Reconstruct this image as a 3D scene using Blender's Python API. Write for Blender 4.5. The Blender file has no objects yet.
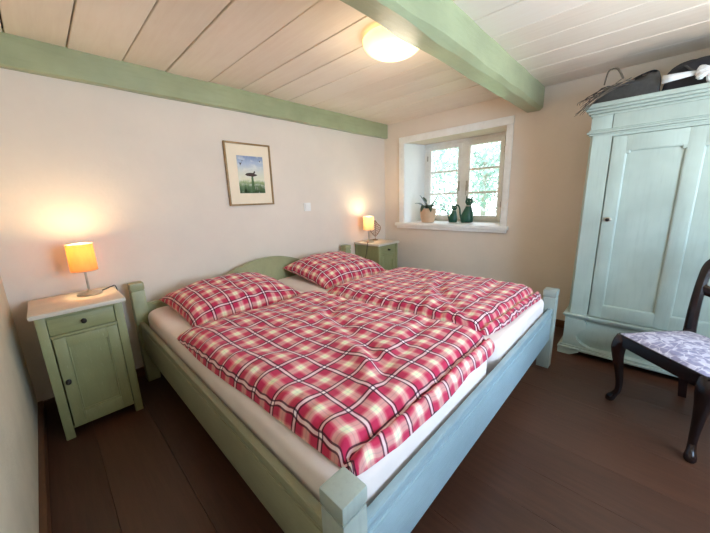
import bpy, bmesh, math, random
from mathutils import Vector, Matrix, noise
random.seed(7)
C = bpy.context.scene.collection
PI = math.pi
def lin(r, g, b):
    f = lambda c: (c/255/12.92) if c/255 <= .04045 else ((c/255+.055)/1.055)**2.4
    return (f(r), f(g), f(b), 1)

# ------------------------------------------------------------------ materials
class NT:
    def __init__(s, name):
        s.m = bpy.data.materials.new(name); s.m.use_nodes = True
        s.t = s.m.node_tree; s.n = s.t.nodes; s.p = s.n['Principled BSDF']; s.out = s.n['Material Output']
    def new(s, typ, **kw):
        n = s.n.new(typ)
        for k, v in kw.items():
            if k in n.inputs.keys() if isinstance(k, str) else False: n.inputs[k].default_value = v
            else: setattr(n, k, v)
        return n
    def link(s, a, b): s.t.links.new(a, b)
    def ramp(s, stops, fac=None, interp='LINEAR'):
        r = s.n.new('ShaderNodeValToRGB'); r.color_ramp.interpolation = interp
        e = r.color_ramp.elements
        while len(e) < len(stops): e.new(.5)
        for i, (p, c) in enumerate(stops):
            e[i].position = p; e[i].color = c if len(c) == 4 else (*c, 1)
        if fac is not None: s.link(fac, r.inputs['Fac'])
        return r
    def coords(s, scale=(1, 1, 1), kind='Object'):
        tc = s.n.new('ShaderNodeTexCoord'); mp = s.n.new('ShaderNodeMapping')
        mp.inputs['Scale'].default_value = scale; s.link(tc.outputs[kind], mp.inputs['Vector']); return mp.outputs['Vector']
    def noise(s, vec, scale, detail=4, rough=.55, dist=0):
        n = s.n.new('ShaderNodeTexNoise'); n.inputs['Scale'].default_value = scale; n.inputs['Detail'].default_value = detail
        n.inputs['Roughness'].default_value = rough; n.inputs['Distortion'].default_value = dist
        s.link(vec, n.inputs['Vector']); return n.outputs['Fac']
    def mix(s, a, b, fac, mode='MIX'):
        m = s.n.new('ShaderNodeMix'); m.data_type = 'RGBA'; m.blend_type = mode
        for v, sock in ((fac, m.inputs[0]), (a, m.inputs[6]), (b, m.inputs[7])):
            if isinstance(v, (int, float)): sock.default_value = v
            elif isinstance(v, tuple): sock.default_value = v
            else: s.link(v, sock)
        return m.outputs[2]
    def math(s, op, a, b=None, c=None):
        m = s.n.new('ShaderNodeMath'); m.operation = op
        for i, v in enumerate((a, b, c)):
            if v is None: continue
            if isinstance(v, (int, float)): m.inputs[i].default_value = v
            else: s.link(v, m.inputs[i])
        return m.outputs[0]
    def bump(s, h, strength=.2, dist=.01):
        b = s.n.new('ShaderNodeBump'); b.inputs['Strength'].default_value = strength; b.inputs['Distance'].default_value = dist
        s.link(h, b.inputs['Height']); s.link(b.outputs['Normal'], s.p.inputs['Normal'])
    def col(s, c): s.link(c, s.p.inputs['Base Color'])

def simple(name, c, rough=.5, metal=0, var=.12, scale=20):
    t = NT(name); v = t.coords(); n = t.noise(v, scale)
    d = tuple(x*(1-var) for x in c[:3])+(1,); l = tuple(min(1, x*(1+var)) for x in c[:3])+(1,)
    t.col(t.ramp([(.3, d), (.7, l)], n).outputs['Color'])
    t.p.inputs['Roughness'].default_value = rough; t.p.inputs['Metallic'].default_value = metal
    return t.m

def painted(name, c, worn, grain=(1, 1, 14), rough=.42, wear=.12, bump=.12):
    """brushed and slightly worn paint over wood; grain = coordinate scale, small along the grain"""
    t = NT(name); v = t.coords(grain); v0 = t.coords()
    g = t.noise(v, 6, 6, .6); big = t.noise(v0, 3.5, 3); fine = t.noise(v, 22, 5, .7)
    d = tuple(x*.86 for x in c[:3])+(1,); l = tuple(min(1, x*1.1) for x in c[:3])+(1,)
    base = t.ramp([(.3, d), (.7, l)], big).outputs['Color']
    base = t.mix(base, tuple(x*.78 for x in c[:3])+(1,), t.ramp([(.5, (0, 0, 0)), (.75, (.45, .45, .45))], g).outputs['Color'])
    w = t.math('MULTIPLY', t.ramp([(.62, (0, 0, 0)), (.72, (1, 1, 1))], fine).outputs['Color'], wear*4)
    t.col(t.mix(base, worn, w))
    t.p.inputs['Roughness'].default_value = rough
    t.bump(t.math('ADD', g, t.math('MULTIPLY', fine, .5)), bump, .004)
    return t.m

def plaster(name, c, bumpy=.35, var=.05, tint=None):
    t = NT(name); v = t.coords()
    n = t.noise(v, 2.2, 5, .6); n2 = t.noise(v, 38, 6, .65); n3 = t.noise(v, 7, 3)
    d = tuple(x*(1-var) for x in c[:3])+(1,); l = tuple(min(1, x*(1+var)) for x in c[:3])+(1,)
    base = t.ramp([(.3, d), (.7, l)], n).outputs['Color']
    if tint: base = t.mix(base, tint, t.ramp([(.45, (0, 0, 0)), (.8, (.4, .4, .4))], n3).outputs['Color'])
    t.col(base); t.p.inputs['Roughness'].default_value = .85
    t.bump(t.math('ADD', t.math('MULTIPLY', n2, .35), n3), bumpy, .012)
    return t.m

def boards(name, stops, grain, rough, rvar=.15, streak=.5, dirt=None, bump=.15):
    """timber boards: 'shade' attribute gives each board its own tone"""
    t = NT(name); a = t.n.new('ShaderNodeAttribute'); a.attribute_name = 'shade'
    v = t.coords(grain); g = t.noise(v, 5, 7, .62, .4); big = t.noise(t.coords(), 1.6, 4)
    f = t.math('ADD', t.math('MULTIPLY', a.outputs['Fac'], .5), t.math('MULTIPLY', g, streak))
    f = t.math('ADD', f, t.math('MULTIPLY', t.math('SUBTRACT', big, .5), .5))
    colr = t.ramp(stops, f).outputs['Color']
    if dirt:
        colr = t.mix(colr, dirt, t.ramp([(.6, (0, 0, 0)), (.78, (.5, .5, .5))], t.noise(t.coords((3, .8, 3)), 4, 5, .7)).outputs['Color'])
    t.col(colr)
    r = t.math('ADD', rough-rvar/2, t.math('MULTIPLY', big, rvar)); t.link(r, t.p.inputs['Roughness'])
    t.bump(g, bump, .003)
    return t.m

def plaid_mat(name):
    t = NT(name); uv = t.n.new('ShaderNodeUVMap'); uv.uv_map = 'cloth'
    sx = t.n.new('ShaderNodeSeparateXYZ'); t.link(uv.outputs['UV'], sx.inputs[0])
    res = []
    for i in (0, 1):
        f = t.math('FRACT', t.math('DIVIDE', sx.outputs[i], .114))
        d = t.math('MULTIPLY', t.math('ABSOLUTE', t.math('SUBTRACT', f, .5)), 2)
        base = t.ramp([(0, (.66, .74, .56)), (.05, (.93, .88, .66)), (.19, (.92, .84, .62)), (.24, (.84, .36, .36)), (.31, (.78, .2, .25)),
                       (.38, (.62, .020, .10)), (1, (.56, .016, .095))], d).outputs['Color']
        dark = t.ramp([(.80, (1, 1, 1)), (.82, (.09, .035, .12)), (.90, (.09, .035, .12)), (.915, (1, 1, 1))], d).outputs['Color']
        white = t.ramp([(.915, (0, 0, 0)), (.93, (1, 1, 1)), (1, (1, 1, 1))], d).outputs['Color']
        res.append((base, dark, white))
    c = t.mix(t.mix(res[0][0], res[1][0], .5), t.mix(res[0][0], res[1][0], 1.0, 'MULTIPLY'), .34)
    wsum = t.math('MULTIPLY', t.math('ADD', res[0][2], res[1][2]), .60)
    c = t.mix(c, (.93, .82, .80, 1), t.math('MINIMUM', wsum, .95))
    c = t.mix(c, res[0][1], .88, 'MULTIPLY'); c = t.mix(c, res[1][1], .88, 'MULTIPLY')
    t.col(c); t.p.inputs['Roughness'].default_value = .88
    t.p.inputs['Sheen Weight'].default_value = .15
    t.bump(t.noise(t.coords(), 60, 4), .12, .004)
    return t.m

M = {}
M['wall'] = plaster('warm_white_plaster', lin(230, 215, 197), .3, .04)
M['wall_rough'] = plaster('rough_lime_plaster', lin(218, 204, 178), .8, .07, lin(196, 182, 156))
M['reveal'] = plaster('white_reveal_plaster', lin(246, 244, 238), .4, .03)
M['ceil'] = boards('whitewashed_ceiling_boards', [(.2, lin(232, 216, 196)), (.5, lin(245, 233, 216)), (.85, lin(250, 242, 230))], (9, .7, 9), .40, .16, .35, None, .12)
M['gap'] = simple('dark_gap', lin(70, 48, 38), .9)
M['floor'] = boards('dark_floorboards', [(.15, lin(44, 23, 14)), (.45, lin(70, 41, 27)), (.75, lin(87, 54, 37)), (1, lin(122, 84, 60))], (10, .8, 10), .42, .25, .55, lin(48, 30, 23), .2)
M['base'] = boards('brown_skirting', [(.1, lin(80, 48, 28)), (.7, lin(130, 84, 50))], (3, 3, 12), .5)
M['green'] = painted('sage_green_paint', lin(146, 144, 98), lin(205, 205, 175), (12, 12, 1.2), .45, .10)
M['green_x'] = painted('sage_green_paint_lengthwise', lin(146, 144, 98), lin(205, 205, 175), (1, 12, 12), .45, .10)
M['green_y'] = painted('sage_green_paint_sidewise', lin(146, 144, 98), lin(205, 205, 180), (12, 1, 12), .45, .10)
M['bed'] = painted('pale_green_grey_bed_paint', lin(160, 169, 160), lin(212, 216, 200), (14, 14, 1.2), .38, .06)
M['bed_x'] = painted('bed_paint_rail_daylight_tint', lin(150, 172, 178), lin(212, 216, 204), (1, 26, 26), .34, .14, .3)  # foot rail copy of the bed paint, blue of the daylight mixed in
M['bed_head'] = painted('olive_bed_paint_daylight_offset', lin(158, 158, 116), lin(196, 194, 160), (6, 14, 3), .42, .06)  # headboard copy of the bed paint, made olive to offset bluish daylight
M['bed_y'] = painted('bed_paint_side_shade_tint', lin(146, 144, 116), lin(212, 216, 200), (14, 1, 14), .38, .06)  # side rail copy of the bed paint, shade of the flanks in its colour
M['beam'] = painted('green_beam_paint', lin(166, 172, 132), lin(205, 212, 190), (1.2, 9, 9), .3, .07, .35)
M['cab'] = painted('pale_blue_green_wardrobe_paint', lin(170, 184, 174), lin(212, 222, 205), (10, 10, 1), .38, .05)
M['slab'] = painted('pale_scrubbed_wood', lin(214, 200, 180), lin(160, 135, 108), (1.5, 10, 10), .45, .1)
M['white'] = painted('white_window_paint', lin(255, 250, 240), lin(240, 234, 222), (5, 5, 5), .35, .03, .03)
M['iron'] = simple('dark_iron', lin(45, 40, 38), .4, .7)
M['chrome'] = simple('brushed_metal', lin(190, 182, 168), .28, .9)
M['mahog'] = boards('dark_mahogany', [(.1, lin(22, 12, 12)), (.6, lin(48, 26, 24)), (1, lin(70, 38, 32))], (9, 9, 1), .25)
M['plaid'] = plaid_mat('red_plaid_cotton')
M['cord'] = simple('dark_cable', lin(40, 32, 28), .5)
M['plastic'] = simple('white_plastic', lin(240, 236, 228), .35, 0, .02)
M['pot'] = simple('tan_ceramic', lin(216, 178, 142), .45, 0, .12, 9)
M['leaf'] = simple('dark_leaf', lin(52, 72, 50), .4, 0, .3, 12)
M['catgreen'] = simple('dark_green_enamel', lin(24, 80, 60), .4, 0, .25, 30)
M['catwhite'] = simple('cream_paint', lin(210, 205, 190), .5)
M['bronze'] = simple('brown_wicker', lin(140, 112, 82), .6, 0, .3, 60)
M['navy'] = simple('black_nylon', lin(32, 33, 40), .7, 0, .2, 30)
M['greycloth'] = simple('grey_canvas', lin(70, 68, 66), .8, 0, .2, 40)
M['stalk'] = simple('dry_stalk', lin(92, 80, 66), .8, 0, .3, 30)
M['cloth'] = simple('white_cotton', lin(222, 224, 224), .85, 0, .05, 30)
M['pinkcloth'] = simple('pink_brown_cloth', lin(176, 128, 112), .85, 0, .1, 30)
M['bark'] = simple('bark', lin(150, 148, 138), .9, 0, .2, 8)
M['lawn'] = simple('lawn', lin(150, 175, 120), .95, 0, .25, 6)

t = NT('white_sheet'); v = t.coords(); n = t.noise(v, 5, 4, .55)
t.col(t.ramp([(.3, lin(226, 210, 202)), (.7, lin(236, 222, 215))], n).outputs['Color']); t.p.inputs['Roughness'].default_value = .9
t.bump(t.math('ADD', n, t.math('MULTIPLY', t.noise(v, 18, 3), .2)), .25, .02); M['sheet'] = t.m

t = NT('floral_upholstery'); v = t.coords()
w = t.n.new('ShaderNodeTexWave'); w.wave_type = 'RINGS'; w.inputs['Scale'].default_value = 9; w.inputs['Distortion'].default_value = 14; w.inputs['Detail'].default_value = 2; w.inputs['Detail Scale'].default_value = 1.6
t.link(v, w.inputs['Vector'])
vo = t.n.new('ShaderNodeTexVoronoi'); vo.feature = 'DISTANCE_TO_EDGE'; vo.inputs['Scale'].default_value = 22; t.link(v, vo.inputs['Vector'])
c1 = t.ramp([(.25, lin(142, 136, 160)), (.5, lin(168, 162, 182)), (.7, lin(196, 190, 204))], w.outputs['Fac']).outputs['Color']
c2 = t.mix(c1, lin(224, 218, 224), t.ramp([(.0, (.9, .9, .9)), (.05, (0, 0, 0))], vo.outputs['Distance']).outputs['Color'])
c2 = t.mix(c2, lin(134, 128, 154), t.ramp([(.52, (0, 0, 0)), (.6, (.6, .6, .6))], t.noise(v, 34, 4)).outputs['Color'])
t.col(c2); t.p.inputs['Roughness'].default_value = .85; M['floral'] = t.m

def shade_mat(name, c, em, strength):
    t = NT(name); t.n.remove(t.p)
    v = t.coords((1, 1, .35)); n = t.noise(v, 60, 4)
    colr = t.ramp([(.3, tuple(x*.88 for x in c[:3])), (.7, c[:3])], n).outputs['Color']
    tr = t.n.new('ShaderNodeBsdfTranslucent'); df = t.n.new('ShaderNodeBsdfDiffuse'); mx = t.n.new('ShaderNodeMixShader'); mx.inputs[0].default_value = .5
    e = t.n.new('ShaderNodeEmission'); e.inputs['Color'].default_value = em; e.inputs['Strength'].default_value = strength
    ad = t.n.new('ShaderNodeAddShader')
    t.link(colr, tr.inputs[0]); t.link(colr, df.inputs[0]); t.link(tr.outputs[0], mx.inputs[1]); t.link(df.outputs[0], mx.inputs[2])
    t.link(mx.outputs[0], ad.inputs[0]); t.link(e.outputs[0], ad.inputs[1]); t.link(ad.outputs[0], t.out.inputs[0]); return t.m
M['shade'] = shade_mat('amber_paper_shade', lin(236, 184, 128), lin(255, 190, 100), .08)
M['shade_pale'] = shade_mat('cream_paper_shade', lin(244, 214, 178), lin(255, 205, 150), .15)

t = NT('opal_glass'); t.p.inputs['Base Color'].default_value = lin(250, 240, 215); t.p.inputs['Roughness'].default_value = .25
ly = t.coords(); nz = t.noise(ly, 4, 2)
t.link(t.ramp([(.2, lin(255, 214, 140)), (.8, lin(255, 226, 165))], nz).outputs['Color'], t.p.inputs['Emission Color']); t.p.inputs['Emission Strength'].default_value = 1.4
M['opal'] = t.m

t = NT('window_glass'); t.n.remove(t.p)
tp = t.n.new('ShaderNodeBsdfTransparent'); gl = t.n.new('ShaderNodeBsdfGlossy'); gl.inputs['Roughness'].default_value = .02
fr = t.n.new('ShaderNodeFresnel'); fr.inputs['IOR'].default_value = 1.3; mx = t.n.new('ShaderNodeMixShader')
wob = t.noise(t.coords(), 5, 2); bp = t.n.new('ShaderNodeBump'); bp.inputs['Strength'].default_value = .05; t.link(wob, bp.inputs['Height']); t.link(bp.outputs[0], gl.inputs['Normal'])
t.link(fr.outputs[0], mx.inputs[0]); t.link(tp.outputs[0], mx.inputs[1]); t.link(gl.outputs[0], mx.inputs[2]); t.link(mx.outputs[0], t.out.inputs[0]); M['glass'] = t.m

t = NT('tree_leaves'); t.n.remove(t.p)
a = t.n.new('ShaderNodeAttribute'); a.attribute_name = 'shade'
cr = t.ramp([(0, lin(128, 156, 146)), (.5, lin(164, 186, 174)), (1, lin(202, 216, 206))], a.outputs['Fac']).outputs['Color']
df = t.n.new('ShaderNodeBsdfDiffuse'); tr = t.n.new('ShaderNodeBsdfTranslucent'); mx = t.n.new('ShaderNodeMixShader'); mx.inputs[0].default_value = .5
t.link(cr, df.inputs[0]); t.link(cr, tr.inputs[0]); t.link(df.outputs[0], mx.inputs[1]); t.link(tr.outputs[0], mx.inputs[2]); t.link(mx.outputs[0], t.out.inputs[0]); M['foliage'] = t.m

# artwork: sky fading to meadow (object coordinates are world metres on the wall)
t = NT('landscape_print'); tc = t.n.new('ShaderNodeTexCoord'); sp = t.n.new('ShaderNodeSeparateXYZ'); t.link(tc.outputs['Object'], sp.inputs[0])
hz = t.math('ADD', t.math('MULTIPLY', t.math('SUBTRACT', sp.outputs[2], 1.24), 1/.292), t.math('MULTIPLY', t.math('SUBTRACT', t.noise(t.coords((40, 40, 9)), 2, 4), .5), .16))
sky = t.ramp([(0, lin(72, 98, 60)), (.2, lin(104, 128, 82)), (.3, lin(150, 165, 110)), (.36, lin(226, 220, 186)), (.6, lin(214, 214, 200)), (.8, lin(176, 188, 204)), (1, lin(120, 140, 176))], hz).outputs['Color']
t.col(t.mix(sky, lin(238, 234, 222), t.ramp([(.5, (0, 0, 0)), (.7, (.6, .6, .6))], t.noise(t.coords((1, 1, 2.2)), 14, 4)).outputs['Color'])); t.p.inputs['Roughness'].default_value = .4; M['art'] = t.m
M['mat'] = simple('cream_mount', lin(244, 226, 196), .8, 0, .02)
M['frame'] = simple('brown_gilt_wood', lin(150, 118, 72), .4, .2, .2, 40)
M['artdark'] = simple('sepia_ink', lin(62, 46, 36), .7)
M['artgreen'] = simple('meadow_green', lin(78, 108, 64), .7, 0, .25, 60)

# ------------------------------------------------------------------ geometry helpers
def BM(): return bmesh.new()
def box(bm, x0, x1, y0, y1, z0, z1, bev=0, seg=2, shade=None):
    if x0 > x1: x0, x1 = x1, x0
    if y0 > y1: y0, y1 = y1, y0
    if z0 > z1: z0, z1 = z1, z0
    if shade is not None: ly = bm.faces.layers.float.get('shade') or bm.faces.layers.float.new('shade')
    r = bmesh.ops.create_cube(bm, size=1)
    for v in r['verts']:
        v.co = Vector(((x0+x1)/2+v.co.x*(x1-x0), (y0+y1)/2+v.co.y*(y1-y0), (z0+z1)/2+v.co.z*(z1-z0)))
    fs = {f for v in r['verts'] for f in v.link_faces}
    if shade is not None:
        for f in fs: f[ly] = shade
    if bev > 0:
        es = list({e for v in r['verts'] for e in v.link_edges})
        bmesh.ops.bevel(bm, geom=es, offset=min(bev, (x1-x0)*.45, (y1-y0)*.45, (z1-z0)*.45), segments=seg, affect='EDGES', profile=.6)
def prism(bm, pts, axis, a0, a1, bev=0):
    """pts: 2-D outline in the two remaining axes (in order), extruded along axis"""
    def mk(p, a):
        if axis == 'x': return Vector((a, p[0], p[1]))
        if axis == 'y': return Vector((p[0], a, p[1]))
        return Vector((p[0], p[1], a))
    A = [bm.verts.new(mk(p, a0)) for p in pts]; B = [bm.verts.new(mk(p, a1)) for p in pts]
    n = len(pts); fs = [bm.faces.new(A), bm.faces.new(B[::-1])]
    for i in range(n): fs.append(bm.faces.new((A[(i+1) % n], A[i], B[i], B[(i+1) % n])))
    bmesh.ops.recalc_face_normals(bm, faces=fs)
    if bev:
        es = [e for e in fs[0].edges]+[e for e in fs[1].edges]
        bmesh.ops.bevel(bm, geom=es, offset=bev, segments=2, affect='EDGES')
def lathe(bm, prof, c=(0, 0, 0), seg=24, sx=1, sy=1, caps=True):
    rings = []
    for r, z in prof:
        rings.append([bm.verts.new((c[0]+math.cos(2*PI*i/seg)*r*sx, c[1]+math.sin(2*PI*i/seg)*r*sy, c[2]+z)) for i in range(seg)])
    for a, b in zip(rings, rings[1:]):
        for i in range(seg): bm.faces.new((a[i], a[(i+1) % seg], b[(i+1) % seg], b[i]))
    if caps: bm.faces.new(rings[0][::-1]); bm.faces.new(rings[-1])
def smoothpath(pts, n=6):
    P = [Vector(p) for p in pts]; out = []
    for i in range(len(P)-1):
        p0 = P[max(i-1, 0)]; p1 = P[i]; p2 = P[i+1]; p3 = P[min(i+2, len(P)-1)]
        for k in range(n):
            u = k/n
            out.append(.5*((2*p1)+(p2-p0)*u+(2*p0-5*p1+4*p2-p3)*u*u+(3*p1-p0-3*p2+p3)*u**3))
    out.append(P[-1]); return out
def tube(bm, pts, rad, seg=8, sm=0, flat=1, up=None):
    """sweep; rad one number or one per control point; flat squashes the section"""
    P = smoothpath(pts, sm) if sm else [Vector(p) for p in pts]
    n = len(P)
    if not isinstance(rad, (list, tuple)): rad = [rad]*len(pts)
    R = []
    for i in range(n):
        q = i/(n-1)*(len(rad)-1); k = min(int(q), len(rad)-2); R.append(rad[k]+(rad[k+1]-rad[k])*(q-k))
    rings = []; ref = Vector(up) if up else None
    prev = None
    for i in range(n):
        d = (P[min(i+1, n-1)]-P[max(i-1, 0)]).normalized()
        if ref is not None: s = d.cross(ref)
        elif prev is None: s = d.cross(Vector((0, 0, 1)) if abs(d.z) < .9 else Vector((1, 0, 0)))
        else: s = prev-d*prev.dot(d)
        if s.length < 1e-6: s = d.orthogonal()
        s.normalize(); prev = s; w = d.cross(s)
        rings.append([bm.verts.new(P[i]+s*math.cos(2*PI*k/seg)*R[i]+w*math.sin(2*PI*k/seg)*R[i]*flat) for k in range(seg)])
    fs = []
    for a, b in zip(rings, rings[1:]):
        for i in range(seg): fs.append(bm.faces.new((a[i], a[(i+1) % seg], b[(i+1) % seg], b[i])))
    fs.append(bm.faces.new(rings[0][::-1])); fs.append(bm.faces.new(rings[-1]))
    bmesh.ops.recalc_face_normals(bm, faces=fs)
def ball(bm, c, r, sx=1, sy=1, sz=1, seg=16):
    res = bmesh.ops.create_uvsphere(bm, u_segments=seg, v_segments=seg//2+2, radius=1)
    for v in res['verts']: v.co = Vector((c[0]+v.co.x*r*sx, c[1]+v.co.y*r*sy, c[2]+v.co.z*r*sz))

ROOT = {}
def root_of(o):
    while o.parent: o = o.parent
    return o
def obj(name, bm, mat, parent=None, smooth=40, world=True, label=None):
    if parent is not None and world:
        bm.transform(ROOT.get(root_of(parent).name, Matrix()).inverted())
    me = bpy.data.meshes.new(name); bm.to_mesh(me); bm.free()
    if smooth:
        me.polygons.foreach_set('use_smooth', [True]*len(me.polygons)); me.set_sharp_from_angle(angle=math.radians(smooth))
    me.materials.append(mat)
    o = bpy.data.objects.new(name, me); C.objects.link(o)
    if parent is not None: o.parent = parent
    if label: o['label'] = label
    return o
def tag(o, label, cat, group=None, kind=None):
    o['label'] = label; o['category'] = cat
    if group: o['group'] = group
    if kind: o['kind'] = kind
    return o
def thing(name, label, cat, loc=(0, 0, 0), rotz=0, group=None, kind=None):
    o = bpy.data.objects.new(name, None); C.objects.link(o); o.empty_display_size = .1
    o.location = loc; o.rotation_euler = (0, 0, rotz)
    ROOT[o.name] = Matrix.Translation(loc) @ Matrix.Rotation(rotz, 4, 'Z')
    return tag(o, label, cat, group, kind)
def dup(root, loc, label, rotz=None):
    r = root.copy(); C.objects.link(r); r.location = loc; r['label'] = label
    if rotz is not None: r.rotation_euler = (0, 0, rotz)
    for ch in list(root.children):
        c = ch.copy(); C.objects.link(c); c.parent = r
        for g in list(ch.children):
            d = g.copy(); C.objects.link(d); d.parent = c
    return r
def struct(name, bm, mat, label, cat, smooth=40):
    return tag(obj(name, bm, mat, smooth=smooth), label, cat, kind='structure')
def wpt(parent, x, y, z): return (x, y, z)

# ------------------------------------------------------------------ room shell
XL, YF, H = -3.25, -3.62, 2.007
T = .55
def nz(x, y, z, s): return noise.noise(Vector((x, y, z))*s)
# floor: boards run along Y
bm = BM(); x = XL-.02
while x < .02:
    w = random.choice([.2, .22, .24]); x1 = min(x+w, .03)
    y = YF-.02+random.uniform(-1.5, 0)
    y = YF-.02
    brk = random.uniform(YF+.6, -.6)
    box(bm, x+.0005, x1-.0005, y, .02, -.04, 0, .0008, 1, random.uniform(.3, .7))
    x = x1
struct('floor', bm, M['floor'], 'dark brown timber floorboards running towards the bed wall', 'floor', 30)
bm = BM(); box(bm, XL-.05, .05, YF-.05, .05, -.08, -.035)
tag(obj('floor', bm, M['gap'], smooth=0), 'dark underlay showing in the floorboard joints', 'floor', kind='structure')
# ceiling boards along Y
bm = BM()
seams = [XL-.02, -3.016, -2.79, -2.545, -2.316, -2.046, -1.81, -1.61, -1.385, -1.14, -.93, -.71, -.48, -.24, .02]
for i, (a, b) in enumerate(zip(seams, seams[1:])):
    g = .0028 if i in (7, 10) else .0034
    g0 = .001 if i in (10,) else g
    box(bm, a+g0, b-(.001 if i == 9 else g), YF-.02, .02, H+random.uniform(-.002, .002), H+.03, .003, 1, random.uniform(.15, .85))
struct('ceiling', bm, M['ceil'], 'whitewashed wooden ceiling boards with dark open joints', 'ceiling', 30)
bm = BM(); box(bm, XL-T, T, YF-T, T, H+.028, H+.12)
tag(obj('ceiling', bm, M['gap'], smooth=0), 'dark boarding above the ceiling joints', 'ceiling', kind='structure')

def grid_wall(bm, fn, nu, nv):
    V = [[bm.verts.new(fn(i/nu, j/nv)) for j in range(nv+1)] for i in range(nu+1)]
    for i in range(nu):
        for j in range(nv): bm.faces.new((V[i][j], V[i+1][j], V[i+1][j+1], V[i][j+1]))
bm = BM(); box(bm, XL-T, T, 0, T, -.1, H+.05)
struct('wall_back', bm, M['wall'], 'warm white plaster wall behind the headboard', 'wall', 0)
bm = BM(); box(bm, XL-T, XL, YF-T, T, -.1, H+.05)
struct('wall_left', bm, M['wall_rough'], 'rough lime plastered wall beside the near nightstand', 'wall', 0)
# window wall with a splayed opening
wy0, wy1, wz0, wz1, wd = -.30, -1.40, .872, 1.768, .45
oy0, oy1, oz0, oz1 = -.295, -1.31, .885, 1.80
bm = BM()
def quadhole(bm, xin, xout):
    pass
def wall_with_hole(bm, x_in, x_out, ya, yb, za, zb, hin, hout):
    """ring of faces between outer rectangle and hole on both faces and the reveal"""
    def rect(x, y0, y1, z0, z1): return [bm.verts.new((x, y, z)) for y, z in ((y0, z0), (y1, z0), (y1, z1), (y0, z1))]
    A = rect(x_in, ya, yb, za, zb); a = rect(x_in, *hin); B = rect(x_out, ya, yb, za, zb); b = rect(x_out, *hout)
    fs = []
    for i in range(4):
        j = (i+1) % 4
        fs += [bm.faces.new((A[i], A[j], a[j], a[i])), bm.faces.new((B[j], B[i], b[i], b[j])), bm.faces.new((a[i], a[j], b[j], b[i])), bm.faces.new((A[j], A[i], B[i], B[j]))]
    bmesh.ops.recalc_face_normals(bm, faces=fs)
wall_with_hole(bm, 0, T, YF-T, T, -.1, H+.05, (wy1, wy0, .842, wz1), (oy1, oy0, .842, oz1))
struct('wall_right', bm, M['wall'], 'pinkish white plaster wall around the deep-set window', 'wall', 0)
# wall behind the camera with its own window
bm = BM()
wall_with_hole(bm, YF, YF-.3, XL-T, T, -.1, H+.05, (-2.35, -1.15, .75, 1.8), (-2.35, -1.15, .75, 1.8))
for v in bm.verts: v.co = Vector((v.co.y, v.co.x, v.co.z))
bmesh.ops.recalc_face_normals(bm, faces=bm.faces[:])
struct('wall_front', bm, M['wall'], 'plaster wall facing the foot of the bed', 'wall', 0)
bm = BM()
for a, b, c, d in ((-2.35, -2.29, .75, 1.8), (-1.21, -1.15, .75, 1.8), (-1.78, -1.72, .75, 1.8), (-2.35, -1.15, .75, .81), (-2.35, -1.15, 1.74, 1.8), (-2.35, -1.15, 1.26, 1.29)):
    box(bm, a, b, YF-.2, YF-.15, c, d, .004, 1)
struct('window_2', bm, M['white'], 'white casement window facing the foot of the bed', 'window')

# skirtings
bm = BM(); box(bm, XL, XL+.022, YF, 0, 0, .07, .004); struct('baseboard_left', bm, M['base'], 'low brown wooden skirting under the rough plaster wall', 'baseboard')
bm = BM(); box(bm, -.02, 0, -2.05, 0, 0, .066, .004); struct('baseboard_right', bm, M['base'], 'low brown wooden skirting under the window wall', 'baseboard')
bm = BM(); box(bm, XL+.022, -.02, -.02, 0, 0, .066, .004); struct('baseboard_back', bm, M['base'], 'low brown wooden skirting behind the bed and nightstands', 'baseboard')

# beams, slightly hewn
def hewn(bm, x0, x1, y0, y1, z0, z1, nx, amp, cham, seed):
    secs = []
    for i in range(nx+1):
        x = x0+(x1-x0)*i/nx
        j = lambda k: nz(x*1.5, k*7.3, seed, 2.2)*amp
        pts = [(y0+j(1), z1), (y0+j(2), z0+cham+j(3)), (y0+cham*1.2+j(4), z0+j(5)*.6), (y1-cham*.6+j(6), z0+j(7)*.6), (y1+j(8), z0+cham*.6+j(9)), (y1, z1)]
        secs.append([bm.verts.new((x, p[0], p[1])) for p in pts])
    n = 6; fs = []
    for a, b in zip(secs, secs[1:]):
        for k in range(n): fs.append(bm.faces.new((a[k], a[(k+1) % n], b[(k+1) % n], b[k])))
    fs.append(bm.faces.new(secs[0][::-1])); fs.append(bm.faces.new(secs[-1])); bmesh.ops.recalc_face_normals(bm, faces=fs)
bm = BM(); hewn(bm, XL-.02, .01, -1.672, -1.542, 1.838, H+.02, 60, .012, .022, 1.3)
struct('trim_1', bm, M['beam'], 'heavy pale green ceiling beam crossing to the window wall', 'beam', 25)
bm = BM(); hewn(bm, XL-.02, .01, -.05, .02, 1.858, H+.02, 50, .006, .006, 4.1)
struct('trim_2', bm, M['beam'], 'long green wall beam along the top of the bed wall', 'beam', 25)

# window casing and sill
bm = BM()
box(bm, -.018, .0, -.228, wy0, .862, wz1-.001, .003); box(bm, -.018, .0, wy1, -1.456, .862, wz1-.001, .003)
box(bm, -.018, .0, -.228, -1.456, wz1, 1.836, .003)
struct('trim_3', bm, M['white'], 'flat white casing around the window opening', 'window casing')
bm = BM(); box(bm, -.045, .0, -.183, -1.475, .835, wz0, .006); box(bm, -.03, -.0, -.2, -1.46, .806, .836, .004)
box(bm, 0, wd, wy0+.0, wy1, .84, wz0+.002)
struct('trim_4', bm, M['white'], 'deep white window sill carrying a pot and two cats', 'window sill')
# reveal lining (white plaster), thin skins on the splayed sides
bm = BM()
prism(bm, [(0, wy0-.001), (wd, oy0-.001), (wd, oy0+.02), (0, wy0+.02)], 'z', wz0, wz1+.02)
prism(bm, [(0, wy1+.001), (0, wy1-.02), (wd, oy1-.02), (wd, oy1+.001)], 'z', wz0, wz1+.02)
struct('trim_5', bm, M['reveal'], 'white plastered window reveal lit by daylight', 'window reveal', 0)

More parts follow.
